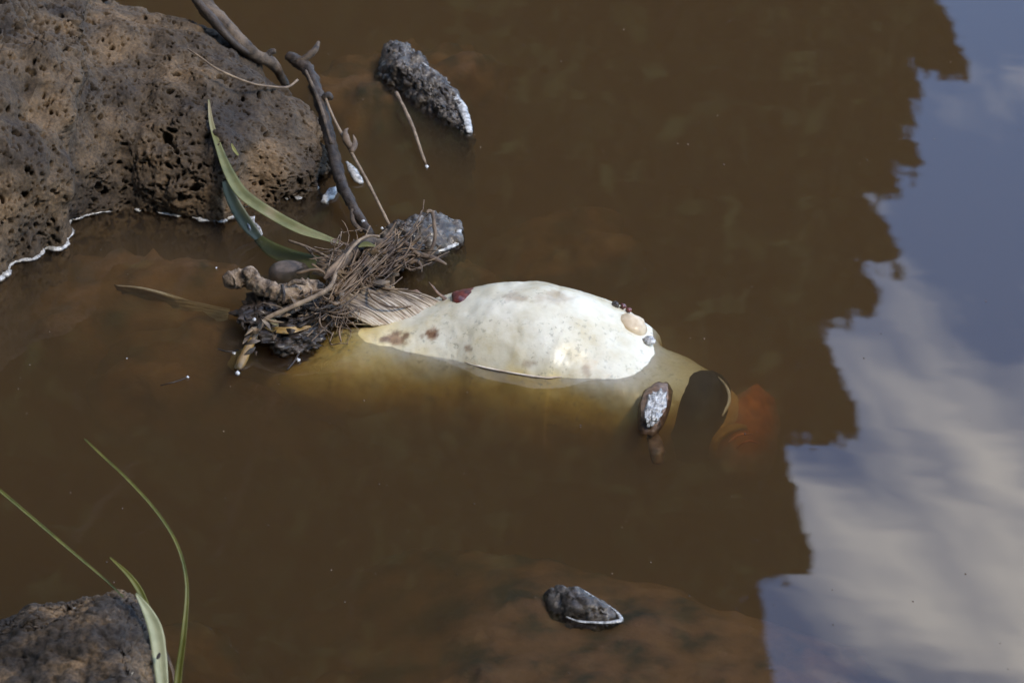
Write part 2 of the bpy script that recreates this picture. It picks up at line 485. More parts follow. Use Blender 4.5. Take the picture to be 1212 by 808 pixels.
tree('dark tree standing close behind the tall mirrored tree', (-1.6, 16.2, 1.4), (-1.5, 16.2, 13.5), lambda f: 1.9 * math.sin(math.pi * min(1, f * .7 + .2)) ** .7 + .2, [], 14, per=110, size=.19, spacing=.40)
tree('dense tree at the back of the far bank, right behind the tall mirrored tree', (-.6, 18.6, 1.8), (-.5, 18.6, 15.5), lambda f: 1.75 * math.sin(math.pi * min(1, f * .7 + .2)) ** .7 + .1, [], 15, per=90, size=.2, spacing=.42)
tree('broad tree farther left along the far bank', (-6.8, 14.5, 1.2), (-6.5, 14.6, 12.0), lambda f: 2.2 * math.sin(math.pi * min(1, f * .8 + .16)) ** .8 + .2, [], 13, per=50, size=.14, spacing=.5)

# unseen trees added behind and beside the photographer to block sky light from the pool
for i_, (x, y, h, wd, lb) in enumerate([(-4.6, -4.6, 10.5, 3.3, 'unseen tree added for shade on the near bank, left of the photographer'), (-.8, -6.6, 11.5, 3.4, 'unseen tree added for shade on the near bank, straight behind the photographer'),
                                        (4.2, -6.8, 10.5, 3.2, 'unseen tree added for shade on the near bank, right of the photographer'), (-5.4, .6, 10.5, 3.0, 'unseen tree added for shade in the shallows far left of the boulder'),
                                        (-6.5, 6.0, 11.0, 2.8, 'unseen tree added for shade in the shallows, behind and left of the boulder')]):
    tree(lb, (x, y, .1 if y < 0 else -.45), (x + .2, y - .1, h), lambda f, wd=wd: wd * math.sin(math.pi * min(1, f * .75 + .2)) ** .7 + .2, [], 40 + i_, per=40, size=.17, spacing=.52)

# ------------------------------------------------------------------ pitted boulder, top left
def boulder():
    wl = np.array([(-260, 350), (-150, 352), (-60, 342), (5, 325), (50, 310), (84, 295), (92, 268), (128, 250), (170, 246), (220, 260), (262, 266), (300, 247), (345, 241), (374, 232), (388, 214), (393, 203)], float)
    sil_x = [-260, -100, 0, 100, 195, 260, 330, 370, 386, 393]; sil_y = [-190, -140, -95, -45, 0, 34, 94, 130, 168, 200]
    nu = 560
    u = catmull(wl, nu); u[:, 0] = np.maximum.accumulate(u[:, 0])
    yt = np.interp(u[:, 0], sil_x, sil_y)
    gap = np.maximum(u[:, 1] - yt, 3) * S
    prof = np.array([(.05, -.22), (.0, -.10), (-.012, -.03), (0, 0), (.006, .035), (.02, .07), (.05, .1), (.11, .125), (.19, .142), (.27, .140), (.35, .112), (.41, .05), (.44, -.02), (.45, -.2)])
    nv = 360
    dense = catmull(prof, 900); seg = np.r_[0, np.cumsum(np.linalg.norm(np.diff(dense, axis=0), axis=1) * np.where(dense[1:, 1] < -.03, .18, np.where(dense[1:, 0] > .3, .35, 1)))]
    q = np.linspace(0, seg[-1], nv); pr = np.stack([np.interp(q, seg, dense[:, 0]), np.interp(q, seg, dense[:, 1])], 1)
    off = pr[:, 0] * SE + pr[:, 1] * CE; mxo = off.max()
    k = gap / mxo
    base = np.array([P(a, b, 0)[:] for a, b in u])
    V = np.zeros((nu, nv, 3))
    V[:, :, 0] = base[:, None, 0] 
    V[:, :, 1] = base[:, None, 1] + pr[None, :, 0] * k[:, None]
    V[:, :, 2] = np.where(pr[None, :, 1] > 0, pr[None, :, 1] * k[:, None], pr[None, :, 1] * np.minimum(1, k[:, None] + .35))
    # soften the underwater outline towards a fuller foot
    V = V.reshape(-1, 3); F = grid_faces(nu, nv)
    n = normals_of(V, F)
    if n.reshape(nu, nv, 3)[:200, 150:220, 2].mean() < 0: F = F[:, ::-1]; n = -n
    big = fbm(V * 14, 3, 21) - .5 * np.abs(fbm(V * 26 + 9, 3, 23)); V = V + n * (.012 * big)[:, None]
    n = normals_of(V, F)
    V = V + n * (.0035 * fbm(V * 45, 2, 31))[:, None]
    n = normals_of(V, F)
    q = V + .004 * np.stack([vnoise(V * 110, 41), vnoise(V * 110, 42), vnoise(V * 110, 43)], 1)
    dep = np.zeros(len(V))
    dens = .62 + .38 * sstep(-.35, .35, fbm(V * 9 + 4, 3, 77))
    for sc_, hole, dp, s in ((46, .34, .0120, 1), (86, .40, .0090, 5), (120, .40, .0075, 7), (175, .42, .0050, 9), (230, .42, .0035, 12)):
        d, rid = worley(q * sc_, s * 100)
        rad = hole * (.25 + .85 * rid) * dens * (rid > .30)
        dep = np.maximum(dep, dp * (.5 + rid) * sstep(1.05, .6, d / (rad + 1e-4)))
    V = V - n * dep[:, None] + n * (.0007 * fbm(V * 260, 3, 51))[:, None]
    root = thing('boulder', P(150, 246, 0), 'large brown pitted volcanic boulder rising from the water at top left', 'boulder')
    obj('rock', V, F, M['boulder'], root)
    return root, V.reshape(nu, nv, 3)
b_root, BGRID = boulder()

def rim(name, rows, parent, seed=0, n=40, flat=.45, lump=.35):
    V, F = tube_geo(px_pts(rows), n, 8, lump, 160, seed, flat); return obj(name, V, F, M['glint_grit'], parent)
G_ = BGRID; edge_pts = []
for c in range(150, G_.shape[0] - 2):
    zc = G_[c, :, 2]; k_ = np.where((zc[:-1] < 0) & (zc[1:] >= 0))[0]
    if len(k_) == 0: continue
    k_ = k_[:3][np.argmin(G_[c, k_[:3], 1])]
    f = -zc[k_] / (zc[k_ + 1] - zc[k_]); q = G_[c, k_] * (1 - f) + G_[c, k_ + 1] * f
    edge_pts.append(q)
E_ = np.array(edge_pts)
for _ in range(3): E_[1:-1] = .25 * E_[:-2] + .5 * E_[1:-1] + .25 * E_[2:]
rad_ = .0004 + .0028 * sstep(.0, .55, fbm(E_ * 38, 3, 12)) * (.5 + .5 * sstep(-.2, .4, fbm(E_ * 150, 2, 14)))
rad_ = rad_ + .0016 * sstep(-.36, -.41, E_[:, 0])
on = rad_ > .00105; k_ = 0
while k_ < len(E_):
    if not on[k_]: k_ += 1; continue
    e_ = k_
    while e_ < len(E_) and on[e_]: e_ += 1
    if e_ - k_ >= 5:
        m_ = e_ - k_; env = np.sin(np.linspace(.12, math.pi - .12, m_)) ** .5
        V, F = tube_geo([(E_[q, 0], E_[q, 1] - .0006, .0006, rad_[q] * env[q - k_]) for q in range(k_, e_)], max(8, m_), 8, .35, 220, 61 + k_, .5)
        obj('edge_glint', V, F, M['glint_grit'], b_root)  # pale tube stands for sky reflected in the boulder's meniscus
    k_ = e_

# ------------------------------------------------------------------ other stones
def corner_rock():
    pts = [P(-90, 770, 0), P(2, 752, .012), P(40, 727, .018), P(92, 719, .026), P(139, 706, .042), P(160, 716, .040), P(175, 745, .030), P(181, 790, .018), P(184, 850, .0),
           P(104, 727, .044), P(132, 735, .056), P(150, 810, .066), P(150, 870, .05), P(60, 900, .0), P(-40, 850, .0), P(35, 745, .03), P(-100, 960, .01), P(170, 930, -.02),
           P(-130, 800, -.12), P(20, 740, -.12), P(150, 725, -.12), P(200, 850, -.12), P(0, 950, -.12), P(150, 950, -.12)]
    V, F = hull_geo(pts, 7, 2, .0055, 34, 4, .0052, 110)
    root = thing('rock', P(70, 800, 0), 'angular grey brown rock cut off by the lower left corner', 'rock')
    obj('stone', V, F, M['corner_rock'], root)
    U, F0 = ICO[2]
    for i, (x, y, z, r) in enumerate([(80, 723, .026, 4), (90, 724, .029, 6), (97, 720, .029, 4), (38, 740, .024, 4), (102, 717, .029, 3), (48, 735, .024, 3)]):
        W = U * (1 + .5 * fbm(U * 3 + i, 3, i))[:, None] * np.array((1.2, 1.2, .6)) * r * S + np.array(P(x, y, z))
        obj('grit', W, F0, M['glint_grit'], root, smooth=False)
corner_rock()

def stone(name, px, py, z, r, rot, label, m='silt_stone', seed=0, **k):
    c = P(px, py, 0); V, F = rock_geo((c.x, c.y, z), r, rot, seed=seed, **k)
    return obj(name, V, F, M[m], label=label, cat='rock')
stone('sunken_rock', 620, 778, -.1005, (.285, .19, .092), R(-22), 'broad reddish silt covered rock lying just under the water at the bottom', seed=6, sub=6, box=.35, amp=.06, fs=2.2, fine=.035, facets=2)
stone('sunken_rock', 400, 790, -.09, (.13, .10, .06), R(-10), 'dim sunken rock at the bottom left of the broad reddish one', seed=16, sub=5, amp=.15, fine=.06)
stone('sunken_rock', 190, 305, -.098, (.13, .085, .08), R(10), 'reddish sunken ledge just in front of the pitted boulder', seed=8, sub=5, amp=.12, fine=.06, facets=3)
stone('sunken_rock', 480, 70, -.090, (.085, .11, .075), R(-30), 'reddish sunken rock around the wet stone at the top', seed=9, sub=5, amp=.18, fine=.07, facets=3)
stone('sunken_rock', 665, 245, -.084, (.075, .06, .055), R(25), 'faint brown sunken rock behind the fish belly', seed=10, sub=5, amp=.15, fine=.06)
stone('sunken_rock', 545, 275, -.078, (.05, .06, .05), R(0), 'small brown sunken rock around the wet stone by the weed tangle', seed=15, sub=5, amp=.15, fine=.06)
stone('sunken_rock', 55, 770, -.098, (.16, .1, .085), R(10), 'reddish sunken rock at the foot of the lower left rock', seed=19, sub=5, amp=.12, fine=.06)
stone('sunken_rock', 260, 400, -.105, (.12, .10, .08), R(10), 'dim reddish sunken rock beneath the fish tail', seed=29, sub=5, amp=.12, fine=.06)

def wet_stone(label, pts, rims, seed, amp=.003, z0=-.08):
    P3 = [P(*p) for p in pts]; low = [Vector((p.x * 1.0, p.y, z0)) for p in P3]
    V, F = hull_geo(P3 + low, 7, 3, amp * 1.5, 80, seed, .0036, 200)
    c = P(pts[0][0], pts[0][1], 0)
    root = thing('wet_stone', c, label, 'stone')
    obj('stone', V, F, M['wet_stone'], root)
    for i, r_ in enumerate(rims): rim('rim_glint', r_, root, seed + i, lump=.2)  # pale lip painted for the sky caught in the meniscus
wet_stone('dark wet stone tip with one long pale rim near the top', [(447, 88, 0), (455, 62, .004), (468, 48, .006), (488, 58, .010), (512, 84, .010), (535, 108, .008), (552, 135, .004), (556, 158, 0), (540, 150, 0), (515, 128, 0), (475, 104, 0), (470, 75, .018), (500, 90, .016)],
          [[(500, 74, .011, 2), (515, 88, .011, 3), (530, 106, .009, 4), (543, 120, .008, 6), (551, 138, .005, 6), (556, 157, .001, 4)]], 71)
wet_stone('pale grey wet stone tip with a bright ring beside the weed tangle', [(450, 278, .004), (470, 262, .012), (500, 258, .014), (525, 258, .008), (541, 264, .002), (544, 284, 0), (530, 294, 0), (510, 299, 0), (480, 297, .002), (455, 292, .002), (500, 272, .02)],
          [[(519, 259, .003, 1.5), (533, 260, .003, 2.5), (541, 266, .002, 3), (543, 278, .002, 3.5), (541, 287, .001, 3.5), (530, 293, .001, 3.5), (516, 297, .001, 3), (504, 297, .001, 1.5)]], 72)
wet_stone('small glistening stone tip with a white outline on the sunken rock at bottom', [(650, 702, 0), (662, 698, .005), (684, 697, .008), (700, 703, .006), (722, 718, .003), (735, 732, 0), (705, 735, 0), (672, 731, 0), (655, 722, 0), (690, 710, .013), (668, 708, .009)],
          [[(684, 694, .003, .8), (698, 703, .003, 1.2), (716, 714, .002, 1.4), (730, 724, .002, 1.6), (735, 733, .001, 2.6), (722, 736, .001, 1.6), (700, 736, .001, 1.8), (682, 734, .001, 1.6), (670, 729, .001, .8)]], 73, amp=.002)
U3 = [(366, 322, -.004), (320, 325, -.002)]
V, F = rock_geo(P(342, 325, -.009), (.019, .016, .011), .1, sub=3, box=.1, amp=.05, seed=3, facets=1)
obj('pebble', V, F, simple('pebble_grey', (.06, .046, .036), (.12, .09, .07), 140, .8, .6, coat=.0), label='smooth mauve grey pebble behind the knobbly driftwood', cat='stone')

# ------------------------------------------------------------------ fish
FISH = P(600, 400, -.14)
fish = thing('fish', FISH, 'large pale dead carp floating belly up in the middle of the water', 'fish')

def fish_mats():
    m, t, b = mat('fish_skin'); co = objco(t)
    at = t.nodes.new('ShaderNodeAttribute'); at.attribute_name = 'belly'
    hd = t.nodes.new('ShaderNodeAttribute'); hd.attribute_name = 'head'
    n = noise(t, 30, 6, .6, co)
    white = ramp(t, noise(t, 26, 6, .6, co), [(.30, (.42, .34, .19)), (.43, (.50, .445, .315)), (.64, (.59, .55, .435))])
    gold = ramp(t, n, [(.3, (.48, .34, .10)), (.55, (.64, .48, .17)), (.75, (.74, .59, .26))])
    orange = ramp(t, n, [(.35, (.42, .13, .02)), (.7, (.66, .25, .05))])
    c = mix(t, at.outputs['Fac'], gold, white)
    c = mix(t, hd.outputs['Fac'], c, orange)
    # patchy grey algae flecks
    sp = noise(t, 210, 3, .65, co); pat = noise(t, 22, 3, .5, co)
    fl = mix(t, 1.0, ramp(t, sp, [(.56, (0, 0, 0)), (.66, (1, 1, 1))]), ramp(t, pat, [(.42, (0, 0, 0)), (.60, (1, 1, 1))]), 'MULTIPLY')
    c = mix(t, mix(t, 1.0, fl, (.55, .55, .55), 'MULTIPLY'), c, (.22, .21, .16))
    tan = noise(t, 15, 4, .6, objco(t, (1, 1.6, 1)))
    c = mix(t, ramp(t, tan, [(.62, (0, 0, 0)), (.74, (.6, .6, .6))]), c, (.62, .44, .24))
    sa = t.nodes.new('ShaderNodeAttribute'); sa.attribute_name = 'stain'
    c = mix(t, sa.outputs['Fac'], c, ramp(t, noise(t, 150, 3, .6, co), [(.35, (.10, .045, .02)), (.65, (.26, .15, .07))]))
    t.links.new(c, b.inputs['Base Color'])
    b.inputs['Roughness'].default_value = .36; b.inputs['Specular IOR Level'].default_value = .45
    b.inputs['Subsurface Weight'].default_value = .25; b.inputs['Subsurface Radius'].default_value = (.006, .004, .0025)
    v = t.nodes.new('ShaderNodeTexVoronoi'); v.inputs['Scale'].default_value = 95; t.links.new(co, v.inputs['Vector'])
    bump(t, b, mix(t, .6, v.outputs['Distance'], noise(t, 120, 5, .6, co)), .4, .0016)
    return m
M['fish'] = fish_mats()
def fin_mat():
    m, t, b = mat('fin_membrane'); co = objco(t)
    at = t.nodes.new('ShaderNodeAttribute'); at.attribute_name = 'tip'
    ac = t.nodes.new('ShaderNodeAttribute'); ac.attribute_name = 'across'
    cb = t.nodes.new('ShaderNodeCombineXYZ'); mu = t.nodes.new('ShaderNodeMath'); mu.operation = 'MULTIPLY'; mu.inputs[1].default_value = .12
    t.links.new(ac.outputs['Fac'], cb.inputs[0]); t.links.new(at.outputs['Fac'], mu.inputs[0]); t.links.new(mu.outputs[0], cb.inputs[1])
    st = noise(t, 26, 4, .65, cb.outputs[0])
    base = ramp(t, st, [(.36, (.26, .16, .09)), (.5, (.50, .41, .29)), (.62, (.64, .58, .47))])
    tip = ramp(t, st, [(.38, (.05, .035, .022)), (.5, (.17, .125, .08)), (.64, (.34, .27, .19))])
    c = mix(t, ramp(t, at.outputs['Fac'], [(.05, (0, 0, 0)), (.5, (1, 1, 1))]), base, tip)
    t.links.new(c, b.inputs['Base Color']); b.inputs['Roughness'].default_value = .5; bump(t, b, st, .5, .002)
    return m
M['fin'] = fin_mat()
M['ray'] = simple('fin_ray', (.34, .26, .18), (.60, .53, .44), 35, .45, .2)
M['clot'] = simple('dark_red_flesh', (.05, .008, .006), (.17, .035, .02), 160, .3, .5, .001, coat=.7)
M['brownflesh'] = simple('brown_scrap', (.06, .03, .014), (.19, .105, .055), 130, .55, .6, .001, coat=.1)
M['tanflesh'] = simple('tan_flap', (.44, .33, .20), (.58, .47, .32), 70, .4, .2, coat=.2)
M['orange'] = simple('orange_lip', (.38, .085, .008), (.62, .17, .02), 90, .5, .3)
M['mouth'] = simple('mouth_lining', (.018, .013, .009), (.04, .03, .02), 50, .8, .4)

# station: px, py of the axis at the water plane, half width (cm), top z (cm), bottom z (cm)
ST = [(262, 384, 1.5, -3.0, -6.0, -4.6), (300, 389, 2.3, -2.2, -7.0, -4.5), (345, 395, 3.6, -1.2, -8.5, -4.5), (400, 397, 4.9, -.3, -10.0, -4.5), (450, 393, 5.8, .45, -11.2, -4.5),
      (485, 390, 6.5, 1.0, -12.0, -4.5), (525, 388, 7.1, 2.1, -12.6, -4.5), (560, 388, 7.6, 3.1, -13.3, -4.5), (600, 392, 8.1, 3.9, -13.7, -4.5), (650, 398, 8.5, 4.0, -13.8, -4.5), (690, 404, 8.5, 3.5, -13.5, -4.5),
      (720, 413, 7.9, 2.15, -13.0, -4.5), (742, 420, 7.2, 1.15, -12.5, -4.4), (757, 424, 6.6, .65, -12.1, -4.3), (766, 425, 6.3, .2, -11.9, -4.2), (773, 425, 6.0, -.6, -11.6, -4.1), (797, 428, 5.3, -.75, -11.0, -4.0), (815, 432, 4.7, -.9, -9.8, -4.0), (832, 438, 4.0, -1.3, -9.0, -4.2), (848, 446, 3.2, -2.3, -8.2, -4.7), (862, 455, 2.2, -4.2, -7.4, -5.6)]
def station_rows(n):
    rows = []
    for (x, y, w_, zt, zb, zm) in ST:
        p = P(x, y, 0); rows.append((p.x, p.y, 0, w_ / 100, zt / 100, zb / 100, zm / 100))
    rows = np.array(rows)
    q = catmull(rows, n)
    for _ in range(90): q[1:-1, :] = .25 * q[:-2, :] + .5 * q[1:-1, :] + .25 * q[2:, :]
    for _ in range(2): q[1:-1, 3:] = .25 * q[:-2, 3:] + .5 * q[1:-1, 3:] + .25 * q[2:, 3:]
    return q
NS, NA = 340, 160
rows = station_rows(NS)
ctr = rows[:, :3]; tg = np.gradient(ctr, axis=0); tg /= np.linalg.norm(tg, axis=1)[:, None]
side = np.stack([tg[:, 1], -tg[:, 0], 0 * tg[:, 0]], 1)            # towards the camera
def fish_point(i, th):
    w_, zt, zb, cz = rows[i, 3:7]
    s, c = math.sin(th), math.cos(th)
    z = cz + (c * (zt - cz) if c > 0 else c * (cz - zb))
    return ctr[i] + side[i] * (w_ * math.copysign(abs(s) ** .92, s)) + np.array((0, 0, z))
th = np.linspace(0, 2 * math.pi, NA, endpoint=False)
V = np.array([fish_point(i, a) for i in range(NS) for a in th])
F = grid_faces(NS, NA, True)
nn = normals_of(V, F)
if (nn[:, 2] * np.tile(np.cos(th), NS)).mean() < 0: F = F[:, ::-1]; nn = -nn
fi = np.repeat(np.linspace(0, 1, NS), NA); cth = np.tile(np.cos(th), NS)
V = V + nn * (.0011 * fbm(V * 45, 4, 81) + .0016 * fbm(V * 16, 2, 83))[:, None]
belly = sstep(.30, .60, cth + .18 * fbm(V * 30, 3, 85)) * sstep(.20, .42, fi + .05 * fbm(V * 40, 3, 86))
belly = np.maximum(belly * (1 - .35 * sstep(.82, .9, fi)), .0)
headw = sstep(.91, .985, fi) * .6
def spot(px, py, rx, ry, seed):
    c = np.array(P(px, py, 0)); q = V.copy()
    # compare along the sight line, near side only
    e = np.array([P(px, py, z_)[:] for z_ in (-.02, .06)]); u_ = (e[1] - e[0]) / np.linalg.norm(e[1] - e[0])
    r_ = q - e[0]; r_ = r_ - (r_ @ u_)[:, None] * u_
    upv = np.array((0, SE, CE)); a_ = r_[:, 0] / (rx * S); b_ = (r_ @ upv) / (ry * S)
    return sstep(1.25, .55, np.sqrt(a_ * a_ + b_ * b_) + .45 * fbm(V * 170, 3, seed)) * (nn[:, 2] > .05)
stain = np.clip(spot(512, 394, 7, 7, 1) + .9 * spot(469, 401, 17, 8, 2) + .55 * spot(408, 384, 24, 9, 3) + .7 * spot(395, 383, 10, 6, 4) + .45 * spot(610, 352, 14, 6, 5) + .35 * spot(655, 352, 22, 8, 6) + .5 * spot(694, 437, 5, 8, 7) + .4 * spot(627, 430, 8, 4, 8) + .5 * spot(500, 398, 3, 3, 9) + .6 * spot(556, 413, 6, 4, 10), 0, 1)
Fl = F.tolist(); b0 = len(V)
# mouth cavity: fold the last ring inward
last = V[(NS - 1) * NA:NS * NA]; mc = last.mean(0); ax = tg[-1]
ring1 = mc + (last - mc) * .86 + ax * .004; ring2 = mc + (last - mc) * .72 - ax * .012
tail0 = V[:NA].mean(0)
Vb = np.vstack([V, tail0[None] - tg[0] * .004])
for j in range(NA): Fl.append([b0, (j + 1) % NA, j])
body = obj('body', Vb, Fl, M['fish'], fish, attrs={'belly': np.r_[belly, 0], 'head': np.r_[headw, 0], 'stain': np.r_[stain, 0]})
# lips and the open mouth
lipV = np.vstack([last, mc + (last - mc) * 1.04 + ax * .006, ring1 + ax * .006, ring1, ring2])
obj('lip', lipV, grid_faces(5, NA, True), M['fish'], fish, attrs={'belly': np.full(len(lipV), .2), 'head': np.full(len(lipV), .45)})
rings = [ring2]
for f, d in ((.70, .02), (.62, .035), (.45, .05), (.2, .058), (.02, .06)): rings.append(mc + (last - mc) * f - ax * d)
obj('mouth_cavity', np.vstack(rings), grid_faces(len(rings), NA, True), M['mouth'], fish)

# dark dome carrying the shade of the gill hollow on the near side of the head, its pale rim and the orange barbel flesh
def blob(name, c, r, m, parent, rot=0, seed=0, amp=.12, sub=3, fs=2.5):
    U, F0 = ICO[sub]; W = U * (1 + amp * fbm(U * fs + seed, 4, seed))[:, None] * np.array(r)
    ca, sa = math.cos(rot), math.sin(rot); W = np.stack([W[:, 0] * ca - W[:, 1] * sa, W[:, 0] * sa + W[:, 1] * ca, W[:, 2]], 1)
    return obj(name, W + np.array(c), F0, M[m] if isinstance(m, str) else m, parent)
blob('gill_shade', P(829, 492, -.048), (.029, .050, .040), 'mouth', fish, R(-15), 5, .08)
Vr, Fr = tube_geo(px_pts([(850, 446, -.014, 1), (858, 455, -.012, 1.6), (863, 466, -.011, 2.2), (862, 478, -.012, 2.2), (855, 492, -.017, 1)]), 20, 8, .1, 80)
obj('lip_rim', Vr, Fr, M['tanflesh'], fish)
blob('orange_lip', P(880, 520, -.076), (.030, .058, .042), 'orange', fish, R(-20), 8, .12)
for rr in ([(862, 524, -.034, 1.5), (874, 515, -.030, 2), (890, 513, -.034, 1)], [(872, 530, -.036, 1.2), (884, 522, -.030, 1.6), (898, 524, -.036, 1)]):
    V, F = tube_geo(px_pts(rr), 14, 6, .2, 120, 3); obj('lip_fold', V, F, M['orange'], fish)

# tail fin, sunk and dim at the left
def fan(base, tips_, nr=14, n=14, rib=.0012, thick=.0009, wave=.0, bend=0.0, rag=0.0):
    """base, tips_: px rows (px,py,z); a ribbed fin sheet of real thickness"""
    B = catmull([P(*q)[:] for q in base], nr * 4 + 1); T = catmull([P(*q)[:] for q in tips_], nr * 4 + 1)
    s = np.linspace(0, 1, n)[:, None, None]
    G = B[None] * (1 - s) + T[None] * s
    j = np.arange(nr * 4 + 1)
    if rag: T = B + (T - B) * (1 + rag * vnoise(np.stack([j * .31, 0 * j, 0 * j], 1), 5) + .5 * rag * vnoise(np.stack([j * .9, 0 * j, 0 * j], 1), 6))[:, None]; G = B[None] * (1 - s) + T[None] * s
    G[:, :, 2] += bend * np.sin(math.pi * s[:, :, 0]) + .6 * rag * .01 * vnoise(np.stack([j * .22, 0 * j, 0 * j], 1), 9)[None] * s[:, :, 0]
    G[:, :, 2] += (rib * np.cos(j * math.pi / 2))[None] * (.3 + s[:, :, 0]) + wave * np.sin(s[:, :, 0] * 3.1)
    k = G.shape[0] * G.shape[1]; top = G.reshape(-1, 3); f = grid_faces(n, nr * 4 + 1).tolist()
    V = np.vstack([top, top - np.array((0, 0, thick))])
    F = f + [[q[3] + k, q[2] + k, q[1] + k, q[0] + k] for q in f]; m = nr * 4 + 1
    for i in range(n - 1):
        F.append([i * m, i * m + k, (i + 1) * m + k, (i + 1) * m]); e = m - 1
        F.append([(i + 1) * m + e, (i + 1) * m + e + k, i * m + e + k, i * m + e])
    for jj in range(m - 1):
        F.append([jj + 1, jj + 1 + k, jj + k, jj]); a = (n - 1) * m
        F.append([a + jj, a + jj + k, a + jj + 1 + k, a + jj + 1])
    return V, F, B, T, {'tip': np.tile(np.repeat(np.linspace(0, 1, n), m), 2), 'across': np.tile(np.tile(np.linspace(0, 1, m), n), 2)}
Vt, Ft, Bt, Tt, tq = fan([(272, 366, -.020), (268, 384, -.030), (270, 404, -.038)], [(135, 338, -.013), (165, 365, -.036), (190, 385, -.045), (180, 410, -.052), (165, 435, -.058)], 16)
tailfin = obj('tail_fin', Vt, Ft, M['fin'], fish, attrs=tq)
Vr, Fr = tube_geo(px_pts([(138, 338, -.010, .8), (165, 341, -.011, 1.8), (190, 347, -.013, 2.4), (215, 355, -.019, 2.6), (250, 366, -.027, 3)]), 24, 8)
obj('ray', Vr, Fr, M['ray'], tailfin)

# folded anal fin lying on the belly, with its rays
Va, Fa, Ba, Ta, tq = fan([(536, 362, .014), (520, 372, .012), (500, 380, .008), (470, 384, .006), (440, 385, .005)],
                     [(476, 346, .020), (450, 341, .022), (425, 337, .024), (405, 350, .020), (388, 372, .010)], 22, rib=.0004, bend=.004, rag=.22)
anal = obj('anal_fin', Va, Fa, M['fin'], fish, attrs=tq)
for i in sorted(random.sample(range(23), 9)):
    b_, t_ = Ba[i * 4], Ta[i * 4]; t_ = b_ + (t_ - b_) * random.uniform(.8, 1.04); mid = (b_ + t_) / 2 + np.array((random.uniform(-.001, .001), 0, .0045)); f = random.uniform(.0003, .0008)
    V, F = tube_geo([(*b_, f * 1.5), (*mid, f), (*(t_ + np.array((0, 0, .001))), f * .5)], 12, 6); obj('ray', V, F, M['ray'], anal)
Vw, Fw, _, _, tq = fan([(540, 372, .012), (505, 385, .008)], [(470, 366, .010), (418, 384, .004)], 5, rib=.001, rag=.2); obj('fin_fold', Vw, Fw, M['fin'], fish, attrs={'tip': tq['tip'] * .3, 'across': tq['across']})
for rr in ([(533, 364, .014, 4), (525, 353, .021, 3.4), (517, 345, .026, 2.4), (508, 334, .031, .5)],
           [(509, 360, .012, 3), (500, 350, .019, 3.2), (489, 345, .021, 2.6), (476, 346, .020, .5)],
           [(488, 354, .014, 4), (480, 347, .018, 3), (474, 345, .018, 1)]):
    V, F = tube_geo(px_pts(rr), 20, 8, .5, 220, 3, .5); obj('fin_spine', V, F, M['brownflesh'], fish)

def on_belly(px, py):
    """rough height of the fish surface seen at a pixel: march the sight line"""
    i_best = None
    p0 = cam_loc; d = (P(px, py, 0) - cam_loc).normalized(); q0 = P(px, py, .08)
    for k in range(900):
        q = q0 + d * (k * .0004)
        dd = ((ctr[:, :2] - np.array((q.x, q.y))) ** 2).sum(1); i = int(dd.argmin())
        lat = float(np.dot(np.array((q.x, q.y, 0)) - ctr[i], side[i])); w_, zt, zb, cz = rows[i, 3:7]
        if abs(lat) >= w_: continue
        z = cz + (zt - cz) * math.sqrt(max(0, 1 - (abs(lat) / w_) ** 2))
        if q.z <= z: return q
    return P(px, py, 0)
blob('wound', on_belly(556, 350) + Vector((0, .001, -.0034)), (.0170, .0155, .0046), 'clot', fish, R(-8), 4, .16)
blob('belly_flap', P(744, 387, .010), (.0170, .014, .0120), 'tanflesh', fish, R(-38), 11, .10)
blob('skin_glint', P(768, 403, .006), (.006, .006, .004), 'glint_grit', fish, 0, 12, .2)  # pale bead stands for a glint on the skin
for x, y, r_, mm in ((728, 361, .0035, 'wet_stone'), (737, 363, .003, 'clot'), (744, 367, .0025, 'clot')): blob('dark_fleck', P(x, y, .022 - (x - 728) * .0003), (r_, r_, r_), mm, fish, 0, x, .4, 2)

# pectoral fin breaking the surface
pf = blob('pectoral_fin', P(775, 482, -.004), (.0135, .046, .008), 'brownflesh', fish, R(-9), 14, .16)
V, F = rock_geo(P(776, 481, .003), (.0075, .028, .0035), R(-12), sub=5, box=.05, amp=.24, fs=3, fine=.3, seed=9, facets=1); obj('fin_glint', V, F, M['glint_grit'], pf)  # white sky reflection on the fin put into this piece's colour
V, F = tube_geo(px_pts([(770, 500, -.007, 10), (774, 518, -.010, 8), (778, 536, -.013, 9), (779, 548, -.020, 6)]), 24, 12, .25, 90, 5, .5); obj('fin_base', V, F, M['brownflesh'], pf)

# pale tube painted for the bright meniscus along the near side of the belly
wlp = []
for i in range(NS):
    w_, zt, zb, cz = rows[i, 3:7]
    if zt < .012: continue
    lat = w_ * math.sqrt(max(0, 1 - (cz / (zt - cz)) ** 2)); q = ctr[i] + side[i] * (lat + .0004); wlp.append((q[0], q[1], .0004, .0011))
V, F = tube_geo(wlp[::4], 90, 6, .2, 150, 5, .6); obj('belly_glint', V, F, M['ray'], fish)

